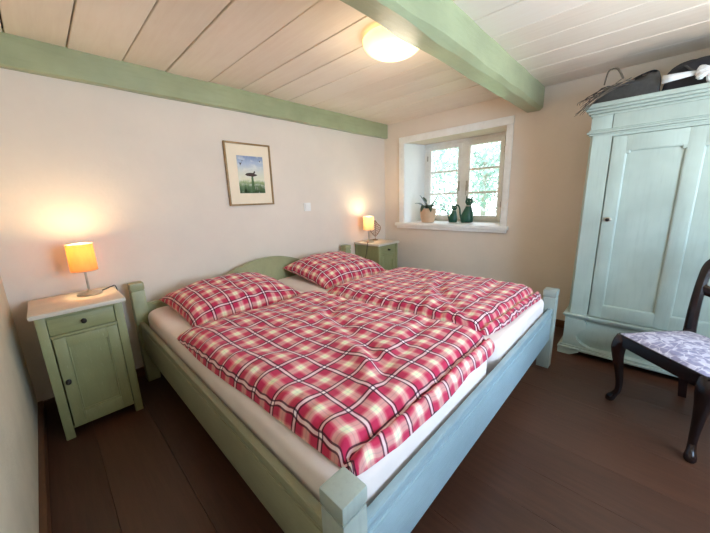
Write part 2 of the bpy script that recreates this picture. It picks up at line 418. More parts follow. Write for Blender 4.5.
win = thing('window_1', 'white wooden casement window with two sashes above the sill', 'window', (wd, -.83, .885), kind='structure')
fx0, fx1 = wd-.02, wd+.04
bm = BM()
box(bm, fx0, fx1, oy0, oy0-.062, oz0-.01, oz1, .004); box(bm, fx0, fx1, oy1, oy1+.062, oz0-.01, oz1, .004)
box(bm, fx0, fx1, oy0-.06, oy1+.06, oz0-.01, oz0+.014, .004); box(bm, fx0, fx1, oy0-.06, oy1+.06, oz1-.05, oz1, .004)
box(bm, fx0-.012, fx1, -.815-.03, -.815+.03, oz0+.02, oz1-.04, .006)
obj('window_frame', bm, M['white'], win)
for (a, b, hy) in ((-.352, -.787, -.768), (-.843, -1.248, -.862)):
    s0, s1 = oz0+.012, oz1-.05; bm = BM(); st = .042
    x0, x1 = fx0-.016, fx0+.024
    box(bm, x0, x1, a, a-st, s0, s1, .004); box(bm, x0, x1, b, b+st, s0, s1, .004)
    box(bm, x0, x1, a-st, b+st, s0, s0+.042, .004); box(bm, x0, x1, a-st, b+st, s1-st, s1, .004)
    hgt = (s1-st-(s0+.042))/3
    for k in (1, 2): box(bm, x0+.004, x1, a-st, b+st, s0+.042+hgt*k-.011, s0+.042+hgt*k+.011, .003)
    sa = obj('sash', bm, M['white'], win)
    bm = BM(); box(bm, x0+.02, x0+.024, a-st+.003, b+st-.003, s0+.042, s1-st); obj('pane', bm, M['glass'], sa, 0)
    bm = BM()
    tube(bm, [(x0-.004, hy, 1.28), (x0-.02, hy, 1.285), (x0-.022, hy, 1.25), (x0-.02, hy, 1.17)], [.004, .005, .0045, .004], 8, 3)
    box(bm, x0-.005, x0+.001, hy-.01, hy+.01, 1.22, 1.33, .003)
    obj('handle', bm, M['chrome'], sa)
    for zz in (1.06, 1.62):
        bm = BM(); hh = a+.002 if hy < a and a > -.5 else b-.002
        box(bm, x0-.006, x0+.004, hh-.008, hh+.008, zz-.03, zz+.03, .003); obj('hinge', bm, M['chrome'], sa)

# ------------------------------------------------------------------ garden outside
bm = BM(); box(bm, T+.02, 16, -9, 14, -.35, -.3); struct('ground', bm, M['lawn'], 'bright lawn outside the window', 'lawn')
def tree(x, y, h, r, n, seed, label, leaf=.05):
    rnd = random.Random(seed); tr = thing('garden_tree', label, 'tree', (x, y, -.3), group='trees outside the window')
    bm = BM(); tube(bm, [(x, y, -.32), (x+.04, y+.03, h*.35), (x-.03, y+.05, h*.8)], [.11, .07, .025], 8, 4)
    tips = []
    for k in range(26):
        z0 = h*(.12+.6*rnd.random()); an = rnd.random()*2*PI; L = r*(.55+.5*rnd.random())
        p0 = Vector((x, y, z0)); p1 = p0+Vector((math.cos(an)*L*.5, math.sin(an)*L*.5, L*.18)); p2 = p0+Vector((math.cos(an)*L, math.sin(an)*L, L*.25+rnd.uniform(-.3, .3)))
        tube(bm, [p0, p1, p2], [.022, .013, .005], 5, 3); tips += [p1, p2, (p1+p2)/2]
    obj('trunk', bm, M['bark'], tr)
    bm = BM(); ly = bm.faces.layers.float.new('shade')
    for k in range(n):
        c = rnd.choice(tips)+Vector((rnd.gauss(0, .24), rnd.gauss(0, .24), rnd.gauss(0, .24)))
        d = Vector((rnd.gauss(0, 1), rnd.gauss(0, 1), rnd.gauss(0, 1))).normalized(); e = d.orthogonal().normalized()
        e.rotate(Matrix.Rotation(rnd.random()*6.28, 3, d)); s = leaf*(.6+.8*rnd.random())
        f = bm.faces.new([bm.verts.new(c+d*s), bm.verts.new(c+e*s*.5), bm.verts.new(c-d*s), bm.verts.new(c-e*s*.5)]); f[ly] = rnd.random()
    obj('foliage', bm, M['foliage'], tr, 0)
tree(3.3, 1.75, 2.6, 1.15, 2600, 1, 'light green tree seen through the first sash near the pot')
tree(3.9, -1.15, 2.7, 1.15, 2600, 2, 'light green tree seen through the second sash above the taller cat')
tree(7.2, 1.6, 3.4, 2.0, 4200, 3, 'pale tree standing farther back between the two nearer trees', .07)

# ------------------------------------------------------------------ bed
BX0, BX1, BYH, BYF = -2.697, -.797, -.09, -2.02
bed = thing('double_bed', 'pale sage green painted wooden double bed with arched headboard', 'bed', (-1.747, -1.05, 0))
def post(x, y, h, w):
    bm = BM(); box(bm, x-w/2, x+w/2, y-w/2, y+w/2, 0, h-.052, .004)
    box(bm, x-w/2+.004, x+w/2-.004, y-w/2+.004, y+w/2-.004, h-.054, h-.045)
    box(bm, x-w/2-.002, x+w/2+.002, y-w/2-.002, y+w/2+.002, h-.046, h, .007, 2)
    return bm
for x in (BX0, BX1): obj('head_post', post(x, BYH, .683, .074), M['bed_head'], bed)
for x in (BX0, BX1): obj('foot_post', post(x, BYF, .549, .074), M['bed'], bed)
# headboard with flat shoulders and arched centre
def arch(x):
    u = abs(x+1.747)/.66
    s = 0 if u >= 1 else .5*(1+math.cos(PI*min(1, u**1.15)))
    return .535+.165*s
xs = [BX0+.037+(BX1-BX0-.074)*i/60 for i in range(61)]
bm = BM(); prism(bm, [(x, arch(x)) for x in xs]+[(BX1-.037, .16), (BX0+.037, .16)], 'y', -.103, -.077, .003)
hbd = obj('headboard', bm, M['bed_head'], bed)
bm = BM()
for a, b in zip(xs[1:-1], xs[2:-1]):
    pass
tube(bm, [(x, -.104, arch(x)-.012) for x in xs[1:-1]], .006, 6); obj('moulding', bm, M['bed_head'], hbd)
def rail(bm, axis, c0, c1, face, th, z0, z1, sgn):
    if axis == 'y':
        box(bm, face, face-sgn*th, c0, c1, z0, z1, .004)
        box(bm, face+sgn*.004, face-sgn*.01, c0+.01, c1-.01, z0+.01, z1-.045, .003)
        box(bm, face+sgn*.003, face-sgn*.01, c0, c1, z1-.03, z1-.002, .003)
    else:
        box(bm, c0, c1, face, face-sgn*th, z0, z1, .004)
        box(bm, c0+.01, c1-.01, face+sgn*.004, face-sgn*.01, z0+.01, z1-.045, .003)
        box(bm, c0, c1, face+sgn*.003, face-sgn*.01, z1-.03, z1-.002, .003)
RT = .425
for x, s in ((BX0-.018, -1), (BX1+.018, 1)):
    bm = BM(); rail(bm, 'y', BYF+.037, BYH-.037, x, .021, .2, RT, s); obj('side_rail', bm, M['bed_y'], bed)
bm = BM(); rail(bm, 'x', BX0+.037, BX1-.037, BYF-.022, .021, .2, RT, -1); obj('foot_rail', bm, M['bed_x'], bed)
bm = BM(); box(bm, BX0+.02, BX1-.02, BYF+.02, -.11, .235, .262); obj('mattress_support', bm, M['slab'], bed)

MT = .497
def mattress(x0, x1, label):
    bm = BM(); y0, y1 = -2.006, -.112
    r = bmesh.ops.create_cube(bm, size=1)
    for v in r['verts']: v.co = Vector(((x0+x1)/2+v.co.x*(x1-x0), (y0+y1)/2+v.co.y*(y1-y0), (.266+MT)/2+v.co.z*(MT-.266)))
    bmesh.ops.bevel(bm, geom=[e for e in bm.edges if abs(e.verts[0].co.z-e.verts[1].co.z) > .1], offset=.1, segments=7, affect='EDGES', profile=.5)
    bmesh.ops.bevel(bm, geom=[e for e in bm.edges if abs(e.verts[0].co.z-e.verts[1].co.z) < .01], offset=.032, segments=5, affect='EDGES', profile=.5)
    o = tag(obj('mattress', bm, M['sheet']), label, 'mattress', 'mattresses in the double bed'); return o
mattress(-2.684, -1.752, 'mattress in white fitted sheet on the nightstand side of the bed')
mattress(-1.742, -.810, 'mattress in white fitted sheet on the window side of the bed')

# cloth surfaces -----------------------------------------------------------
def uv_by_length(me, V, nu, nv, off=(0, 0)):
    """UVs in metres measured along the cloth"""
    U = [[0]*(nv+1) for _ in range(nu+1)]; W = [[0]*(nv+1) for _ in range(nu+1)]
    mi, mj = nu//2, nv//2
    for j in range(nv+1):
        U[mi][j] = V[mi][mj].x*0+off[0]
        for i in range(mi+1, nu+1): U[i][j] = U[i-1][j]+(V[i][j]-V[i-1][j]).length
        for i in range(mi-1, -1, -1): U[i][j] = U[i+1][j]-(V[i][j]-V[i+1][j]).length
    for i in range(nu+1):
        W[i][mj] = off[1]
        for j in range(mj+1, nv+1): W[i][j] = W[i][j-1]+(V[i][j]-V[i][j-1]).length
        for j in range(mj-1, -1, -1): W[i][j] = W[i][j+1]-(V[i][j]-V[i][j+1]).length
    return U, W
def cloth_body(name, top, bot, nu, nv, off, mat):
    """two grids sewn along the border; one uv set over both"""
    bm = BM(); uvl = bm.loops.layers.uv.new('cloth')
    VT = [[bm.verts.new(top[i][j]) for j in range(nv+1)] for i in range(nu+1)]
    VB = [[VT[i][j] if i in (0, nu) or j in (0, nv) else bm.verts.new(bot[i][j]) for j in range(nv+1)] for i in range(nu+1)]
    U, W = uv_by_length(None, top, nu, nv, off)
    for i in range(nu):
        for j in range(nv):
            q = ((i, j), (i+1, j), (i+1, j+1), (i, j+1))
            f = bm.faces.new([VT[a][b] for a, b in q])
            for l, (a, b) in zip(f.loops, q): l[uvl].uv = (U[a][b], W[a][b])
            f = bm.faces.new([VB[a][b] for a, b in q[::-1]])
            for l, (a, b) in zip(f.loops, q[::-1]): l[uvl].uv = (U[a][b]+.03, W[a][b]+.02)
    return obj(name, bm, mat, smooth=70)
def spaced(n, dense=.14, frac=.3):
    """0..1 samples denser near both ends"""
    out = []
    for i in range(n+1):
        u = i/n; out.append(u-.11*math.sin(4*PI*u)/ (2*PI)*1.2-.10*math.sin(2*PI*u)/(2*PI)*1.2)
    return out
def circ(t, p=2.0):
    t = max(0, min(1, t)); return (1-(1-t)**p)**(1/p)
def duvet(X0, X1, Y0, y1, zb, T, seed, label, off, creases, foot=True):
    nu, nv = 110, 140; su, sv = spaced(nu), spaced(nv); top = []; bot = []
    for i in range(nu+1):
        rt, rb = [], []
        for j in range(nv+1):
            u, v = su[i], sv[j]
            x0 = X0[0]+(X0[1]-X0[0])*v; x1 = X1[0]+(X1[1]-X1[0])*v
            y0 = Y0[0]+(Y0[1]-Y0[0])*u
            x = x0+(x1-x0)*u; y = y0+(y1-y0)*v          # v=0 foot, v=1 head
            ex = .012*nz(y*2.2, seed, 0, 1.7); ey = .014*nz(x*2.2, seed+5, 0, 1.7)
            wx = x+ex*(1-4*u*(1-u)); wy = y+ey*(1-4*v*(1-v))
            # pull corners in a little
            cu, cv = abs(2*u-1), abs(2*v-1); k = .018*(cu*cv)**6
            wx += k*(1 if u < .5 else -1); wy += k*(1 if v < .5 else -1)
            dl, dr, df, dh = (x-x0), (x1-x), (y-y0), (y1-y)
            h = circ(dl/.085)*circ(dr/.085)*circ(dh/.15, 1.7)
            if foot:
                g = max(.62*circ(df/.045), circ((df-.04)/.085, 2.2))-.30*math.exp(-((df-.047)/.012)**2)
                h *= g
            else: h *= circ(df/.09)
            edge = min(dl, dr, df, dh); body = min(1, edge/.12)
            w = .020*nz(x*.9, y*1.3, seed, 2.6)+.011*nz(x*2.1+y, y*1.2, seed+3, 4.2)
            # long soft creases: (px,py,dx,dy,length,depth,width)
            for (px, py, ang, L, dep, wid) in creases:
                rx, ry = x-px, y-py; a = math.cos(ang)*rx+math.sin(ang)*ry; b = -math.sin(ang)*rx+math.cos(ang)*ry
                b += .018*nz(a*3, px*9, seed, 1.5)
                w -= dep*math.exp(-(b/wid)**2)*math.exp(-(a/L)**4)
                w += dep*.6*math.exp(-((b-wid*1.8)/wid)**2)*math.exp(-(a/L)**4)
            # gathers close to the border
            gather = (1-body)*.006*math.sin((y if min(dl, dr) < min(df, dh) else x)*2*PI/.07+3*nz(x, y, seed, 3))
            dm = max(0., min(.032, wy+2.006)); zq = zb-(.032-math.sqrt(max(0, .032**2-(.032-dm)**2)))*.6+(.003 if dm < .032 else 0)
            z = zq+.004+T*h*(1+.12*nz(x, y, seed+9, 1.4))+(w*body+gather*min(1, edge/.02))*min(1, h*1.2)
            rt.append(Vector((wx, wy, max(z, zq+.004)))); rb.append(Vector((wx, wy, zq+.002)))
        top.append(rt); bot.append(rb)
    # slight overhang: push the bulge outward near the border
    o = cloth_body('duvet', top, bot, nu, nv, off, M['plaid'])
    return tag(o, label, 'duvet', 'plaid duvets on the bed')
duvet((-2.645, -2.695), (-1.70, -1.80), (-2.012, -2.008), -.755, MT+.001, .074, 2.0, 'red plaid duvet on the nightstand half of the bed', (.01, .03),
      [(-2.15, -1.5, 1.2, .5, .012, .035), (-1.95, -1.2, .4, .3, .01, .03), (-2.4, -1.1, 2.3, .25, .009, .03), (-2.0, -1.75, .2, .35, .010, .03), (-2.3, -1.8, .9, .25, .012, .028)])
duvet((-1.675, -1.742), (-.84, -.85), (-1.952, -1.995), -.80, MT+.001, .078, 7.0, 'red plaid duvet on the window half of the bed', (.05, .06),
      [(-1.4, -1.55, .5, .45, .016, .035), (-1.55, -1.75, .9, .3, .018, .03), (-1.2, -1.3, 1.0, .4, .010, .03), (-1.1, -1.75, .1, .3, .012, .03)])

def pillow(cx, cy, w, d, T, tilt, rot, seed, label, off):
    nu, nv = 64, 52; top = []; bot = []
    Mx = Matrix.Rotation(rot, 3, 'Z')
    for i in range(nu+1):
        rt, rb = [], []
        for j in range(nv+1):
            u = -1+2*i/nu; v = -1+2*j/nv
            u = math.sin(u*PI/2)*.55+u*.45; v = math.sin(v*PI/2)*.55+v*.45
            th = T*max(0, (1-abs(u)**3.2)*(1-abs(v)**3.0))**.55
            pull = 1-.055*(1-abs(v)**2)*abs(u)**3
            pullv = 1-.07*(1-abs(u)**2)*abs(v)**3
            x = u*w/2*pull; y = v*d/2*pullv
            wr = .016*nz(x*1.4, y*1.4, seed, 4)+.012*nz(x*3+y*2, y, seed+2, 5)
            wr += .010*math.sin((math.atan2(v, u))*13+seed)*(abs(u)*abs(v))**1.2
            k = min(1, th/T*1.6)
            lift = tilt*(v+1)/2
            zt = MT+.004+lift+th*.80+wr*k; zb = MT+.004+lift*.9-th*.25
            p = Mx @ Vector((x, y, 0))
            yy = min(cy+p.y, -.1125-.004+0*th)
            base = MT+.0035
            rt.append(Vector((cx+p.x, yy, max(zt, base+.001)))); rb.append(Vector((cx+p.x, yy, max(min(zb, zt-.002), base))))
        top.append(rt); bot.append(rb)
    return tag(obj_pillow(top, bot, nu, nv, off), label, 'pillow', 'plaid pillows at the headboard')
def obj_pillow(top, bot, nu, nv, off): return cloth_body('pillow', top, bot, nu, nv, off, M['plaid'])
pillow(-2.215, -.43, .75, .58, .150, .055, .03, 11.0, 'plump red plaid pillow nearest the nightstand with the amber lamp', (.02, .02))
pillow(-1.255, -.43, .74, .60, .150, .085, -.03, 23.0, 'plump red plaid pillow on the window side of the headboard', (.06, .05))

# ------------------------------------------------------------------ nightstands
NX, NYF = -2.991, -.4417
ns = thing('nightstand', 'green nightstand with amber lamp between rough wall and bed', 'nightstand', (NX, -.25, 0), group='bedside cabinets')
x0, x1, yf, yb, zt = -3.158, -2.824, -.427, -.07, .662
bm = BM(); box(bm, -3.175, -2.807, NYF, -.07, .662, .684, .005); obj('top', bm, M['slab'], ns)
bm = BM()
lw = .037
for a in (x0, x1-lw): box(bm, a, a+lw, yf, yf+.03, .0, zt, .003)
for a in (x0, x1-lw): box(bm, a, a+lw, yb-.03, yb, .0, zt, .003)
for a in (x0+.003, x1-.015): box(bm, a, a+.012, yf+.02, yb-.02, .055, zt)
box(bm, x0+.01, x1-.01, yb-.012, yb-.004, .05, zt)
box(bm, x0+.01, x1-.01, yf+.01, yb-.01, .05, .062)
box(bm, x0+lw, x1-lw, yf+.003, yf+.025, .648, zt); box(bm, x0+lw, x1-lw, yf+.003, yf+.025, .545, .560, .002)
obj('carcass', bm, M['green'], ns)
bm = BM(); box(bm, x0+lw+.002, x1-lw-.002, yf+.006, yf+.02, .562, .646, .003); dr = obj('drawer', bm, M['green_x'], ns)
def knob(bm, c, r, dirv=(0, -1, 0)):
    prof = [(r*1.0, 0), (r*1.05, .003), (r*.45, .006), (r*.4, .012), (r*.85, .016), (r, .021), (r*.7, .026), (r*.1, .028)]
    b2 = BM(); lathe(b2, prof, (0, 0, 0), 16)
    q = Vector((0, 0, 1)).rotation_difference(Vector(dirv)).to_matrix().to_4x4(); b2.transform(Matrix.Translation(c) @ q)
    me = bpy.data.meshes.new('t'); b2.to_mesh(me); b2.free(); bm.from_mesh(me); bpy.data.meshes.remove(me)
bm = BM(); knob(bm, (-2.989, yf+.006, .606), .011); obj('knob', bm, M['iron'], dr)
bm = BM(); dx0, dx1, dz0, dz1 = x0+lw+.0055, x1-lw-.002, .052, .543
py0 = yf+.004
sw = .046
box(bm, dx0, dx0+sw, py0, py0+.018, dz0, dz1, .002); box(bm, dx1-sw, dx1, py0, py0+.018, dz0, dz1, .002)
box(bm, dx0+sw, dx1-sw, py0, py0+.018, dz1-.052, dz1, .002); box(bm, dx0+sw, dx1-sw, py0, py0+.018, dz0, dz0+.075, .002)
box(bm, dx0+sw, dx1-sw, py0+.012, py0+.017, dz0+.07, dz1-.05)
for a, b, c, d in ((dx0+sw, dx0+sw+.007, dz0+.075, dz1-.052), (dx1-sw-.007, dx1-sw, dz0+.075, dz1-.052), (dx0+sw, dx1-sw, dz0+.075, dz0+.082), (dx0+sw, dx1-sw, dz1-.059, dz1-.052)):
    box(bm, a, b, py0+.005, py0+.014, c, d, .003)
do = obj('door', bm, M['green'], ns)
bm = BM(); knob(bm, (dx0+.018, py0, .312), .011); obj('knob', bm, M['iron'], do)
NSR = dup(ns, (-.414, -.25+.052, 0), 'green nightstand with cream lamp in the corner beside the window')

# ------------------------------------------------------------------ bedside lamps
def lamp(cx, cy, z, label, shade_m, cordpts, power, colr):
    L = thing('table_lamp', label, 'lamp', (cx, cy, z), group='bedside lamps')
    bm = BM(); lathe(bm, [(.0565, 0), (.0575, .004), (.055, .009), (.035, .014), (.012, .018), (.006, .026)], (cx, cy, z), 32); obj('base', bm, M['chrome'], L)
    bm = BM(); tube(bm, [(cx, cy, z+.02), (cx, cy, z+.2)], .0055, 10); obj('pole', bm, M['chrome'], L)
    bm = BM(); prof = [(.0595, .137), (.0578, .285)]
    lathe(bm, prof, (cx, cy, z), 36, caps=False)
    lathe(bm, [(.0573, .285), (.0590, .137)], (cx, cy, z), 36, caps=False)
    sh = obj('lamp_shade', bm, shade_m, L, 60)
    for r_, zz in ((.0597, .1375), (.0580, .2845)):
        bm = BM(); tube(bm, [(cx+r_*math.cos(a*PI/18), cy+r_*math.sin(a*PI/18), z+zz) for a in range(37)], .0016, 5); obj('shade_rim', bm, M['chrome'], sh)
    bm = BM()
    for a in (0, 2.09, 4.19): tube(bm, [(cx, cy, z+.17), (cx+.058*math.cos(a), cy+.058*math.sin(a), z+.14)], .001, 4)
    obj('shade_spider', bm, M['chrome'], sh)
    bm = BM(); ball(bm, (cx, cy, z+.205), .02, 1, 1, 1.25, 12); obj('bulb', bm, M['bulb'], L)
    bm = BM(); tube(bm, cordpts, .003, 6, 5); obj('cord', bm, M['cord'], L)
    li = bpy.data.lights.new('bedside_bulb', 'POINT'); li.energy = power; li.color = colr; li.shadow_soft_size = .03
    lo = bpy.data.objects.new('bedside_bulb_light', li); C.objects.link(lo); lo.location = (cx, cy, z+.256)
t = NT('warm_bulb'); t.p.inputs['Emission Color'].default_value = lin(255, 205, 140); t.p.inputs['Emission Strength'].default_value = 12; M['bulb'] = t.m
lamp(-2.929, -.19, .685, 'small lamp with amber drum shade on nightstand by rough wall', M['shade'],
     [(-2.88, -.175, .689), (-2.85, -.14, .6885), (-2.82, -.105, .6885), (-2.797, -.10, .675), (-2.79, -.095, .5), (-2.792, -.06, .3)], 5.2, (1, .80, .46))
lamp(-.492, -.155, .685, 'small lamp with cream drum shade on nightstand by the window', M['shade_pale'],
     [(-.53, -.19, .689), (-.57, -.2, .692), (-.605, -.235, .695), (-.618, -.24, .66), (-.622, -.22, .55), (-.62, -.15, .4)], 4.2, (1, .82, .54))

# leaf ornament on the far nightstand
lf = thing('leaf_ornament', 'brown openwork leaf ornament on a stand beside the cream lamp', 'ornament', (-.335, -.115, .684))
ox, oy, oz = -.335, -.115, .684
bm = BM(); lathe(bm, [(.032, .001), (.032, .008), (.01, .014), (.004, .02)], (ox, oy, oz), 20); obj('base', bm, M['bronze'], lf)
bm = BM(); tube(bm, [(ox, oy, oz+.012), (ox, oy, oz+.06)], .003, 8); obj('pole', bm, M['bronze'], lf)
dv = Vector((.72, -.69, 0))
def lp(a, b): return Vector((ox, oy, oz+.045))+dv*a+Vector((0, 0, b))
outl = [(0, 0), (-.035, .035), (-.062, .085), (-.058, .12), (-.03, .145), (0, .185), (.03, .145), (.058, .12), (.062, .085), (.035, .035), (0, 0)]
bm = BM(); tube(bm, [lp(a, b) for a, b in outl], .005, 6, 4); tube(bm, [lp(0, 0), lp(.004, .09), lp(0, .18)], .004, 6, 3)
for k in range(7):
    b = .018+k*.021; wd_ = .012+.045*math.sin(PI*min(1, (k+1.2)/7.5))
    for s in (-1, 1): tube(bm, [lp(0, b), lp(s*wd_*.6, b+.016), lp(s*wd_, b+.022)], .0028, 5, 2)
for k in range(5):
    for s in (-1, 1): tube(bm, [lp(s*(.012+k*.010), .03+k*.012), lp(s*(.012+k*.009), .15-k*.012)], .0018, 4)
obj('leaf_blade', bm, M['bronze'], lf)

# ------------------------------------------------------------------ ceiling lamp
cl = thing('ceiling_lamp', 'round opal glass ceiling lamp glowing warm beside the green beam', 'ceiling lamp', (-1.575, -1.32, H))
cx, cy = -1.575, -1.32
bm = BM(); lathe(bm, [(.10, -.022), (.105, -.016), (.105, -.003), (.1, -.001)], (cx, cy, H), 32); obj('mount', bm, M['white'], cl)
bm = BM(); R = .165; prof = []
for k in range(13):
    a = k/12*PI/2; prof.append((max(.002, R*math.sin(a)), -.022-.082*math.cos(a)))
prof.append((R-.004, -.017)); prof.append((.1, -.016))
lathe(bm, prof, (cx, cy, H), 48); obj('glass_dome', bm, M['opal'], cl, 60)

li = bpy.data.lights.new('ceiling_bulb', 'POINT'); li.energy = 6; li.color = (1, .86, .66); li.shadow_soft_size = .12
lo = bpy.data.objects.new('ceiling_bulb_light', li); C.objects.link(lo); lo.location = (cx, cy, H-.24)
# ------------------------------------------------------------------ picture, switch
pf = thing('framed_picture', 'framed print of a bird over a meadow hanging above the bed', 'picture', (-1.784, -.01, 1.386))
fx0_, fx1_, fz0, fz1 = -1.982, -1.586, 1.142, 1.631; fw_ = .013
bm = BM()
box(bm, fx0_, fx0_+fw_, -.024, -.002, fz0, fz1, .003); box(bm, fx1_-fw_, fx1_, -.024, -.002, fz0, fz1, .003)
box(bm, fx0_+fw_, fx1_-fw_, -.024, -.002, fz0, fz0+fw_, .003); box(bm, fx0_+fw_, fx1_-fw_, -.024, -.002, fz1-fw_, fz1, .003)
obj('frame', bm, M['frame'], pf)
bm = BM(); box(bm, fx0_+.01, fx1_-.01, -.012, -.003, fz0+.01, fz1-.01); obj('mount', bm, M['mat'], pf, 0)
bm = BM(); box(bm, -1.886, -1.66, -.0135, -.011, 1.24, 1.532); pr_ = obj('print', bm, M['art'], pf, 0, world=False)
for v in pr_.data.vertices: pass
# keep the print's own coordinates in world metres for its shading
pr_.parent = pf; pr_.matrix_parent_inverse = Matrix.Translation((1.784, .01, -1.386))
def flat(parent, name, pts, mat, y=-.0145):
    bm = BM(); f = bm.faces.new([bm.verts.new((a, y, b)) for a, b in pts]); f.normal_update()
    if f.normal.y > 0: bmesh.ops.reverse_faces(bm, faces=[f])
    return bm
bm = flat(pf, '', [(-1.783, 1.245), (-1.752, 1.245), (-1.757, 1.33), (-1.76, 1.375), (-1.776, 1.375), (-1.778, 1.33)], M['artdark'])
obj('painted_post', bm, M['artgreen'], pf, 0)
bm = flat(pf, '', [(-1.83, 1.385), (-1.81, 1.376), (-1.76, 1.372), (-1.722, 1.382), (-1.728, 1.39), (-1.745, 1.394), (-1.738, 1.412), (-1.747, 1.418), (-1.757, 1.402), (-1.79, 1.402), (-1.815, 1.398)], M['artdark'], -.0148)
obj('painted_bird', bm, M['artdark'], pf, 0)
for q, (bx_, bz_, s) in enumerate(((-1.862, 1.468, 1.0), (-1.845, 1.49, .6), (-1.69, 1.495, .6))):
    bm = flat(pf, '', [(bx_-.014*s, bz_+.012*s), (bx_-.004*s, bz_+.004*s), (bx_, bz_-.012*s), (bx_+.007*s, bz_+.002*s), (bx_+.016*s, bz_+.014*s), (bx_+.004*s, bz_+.008*s)], M['artdark'])
    obj('painted_bird', bm, M['artdark'], pf, 0)
rn = random.Random(3); bm = BM()
for k in range(60):
    a = -1.884+.222*rn.random(); hgt = .02+.06*rn.random()
    bm.faces.new([bm.verts.new((a-.004, -.0142, 1.241)), bm.verts.new((a+.004, -.0142, 1.241)), bm.verts.new((min(-1.661, max(-1.885, a+rn.uniform(-.01, .01))), -.0142, 1.245+hgt))])
bmesh.ops.recalc_face_normals(bm, faces=bm.faces[:]); obj('painted_grass', bm, M['artgreen'], pf, 0)['kind'] = 'stuff'

sw_ = thing('light_switch', 'small square white light switch on the wall above the bed', 'light switch', (-1.216, -.006, 1.105))
bm = BM(); box(bm, -1.256, -1.176, -.009, -.0005, 1.065, 1.145, .003); obj('plate', bm, M['plastic'], sw_)
bm = BM(); box(bm, -1.243, -1.189, -.014, -.009, 1.078, 1.132, .003); obj('rocker', bm, M['plastic'], sw_)

# ------------------------------------------------------------------ window sill things
SZ = wz0+.002
pt = thing('potted_orchid', 'orchid without flowers in a tan ceramic pot on window sill', 'potted plant', (.10, -.555, SZ))
px, py = .10, -.555
bm = BM(); lathe(bm, [(.062, .001), (.070, .004), (.088, .075), (.092, .12), (.090, .150), (.093, .160), (.086, .162), (.084, .13), (.05, .12)], (px, py, SZ), 32); obj('pot', bm, M['pot'], pt)
bm = BM(); lathe(bm, [(.084, .118), (.085, .128), (.04, .134), (.002, .136)], (px, py, SZ), 24); obj('soil', bm, M['bark'], pt)
def leafstrip(bm, pts, w, bend=.25):
    P = smoothpath(pts, 6); n = len(P); rows = []
    for i, p in enumerate(P):
        d = (P[min(i+1, n-1)]-P[max(i-1, 0)]).normalized(); s = d.cross(Vector((0, 0, 1)))
        if s.length < .05: s = Vector((.5, .8, 0))
        s.normalize(); q = i/(n-1); ww = w*(.35+.65*math.sin(PI*min(1, q*.85+.12)))*(1-q**6)+.001
        nrm = s.cross(d)
        rows.append([bm.verts.new(p-s*ww+nrm*ww*bend), bm.verts.new(p), bm.verts.new(p+s*ww+nrm*ww*bend)])
    for a, b in zip(rows, rows[1:]):
        for k in (0, 1): bm.faces.new((a[k], a[k+1], b[k+1], b[k]))
zz = SZ+.135
for pts, w in (([(0, 0, 0), (-.01, .03, .07), (-.02, .085, .15)], .024), ([(0, .01, 0), (-.02, .08, .06), (-.03, .135, .07)], .03), ([(0, 0, 0), (.0, -.06, .07), (0, -.10, .14)], .012),
               ([(0, 0, 0), (-.01, -.07, .045), (-.02, -.15, .045), (-.03, -.20, .02)], .024), ([(0, 0, 0), (-.05, .01, .05), (-.10, .02, -.01)], .028), ([(0, 0, 0), (-.02, .02, .08), (-.01, .05, .13)], .022), ([(0, 0, 0), (-.04, -.04, .055), (-.09, -.08, -.01)], .022)):
    bm = BM(); leafstrip(bm, [(px+a*1.15, py+b*1.2, zz+c*1.2) for a, b, c in pts], w*1.35)
    sol = obj('leaf', bm, M['leaf'], pt, 60)
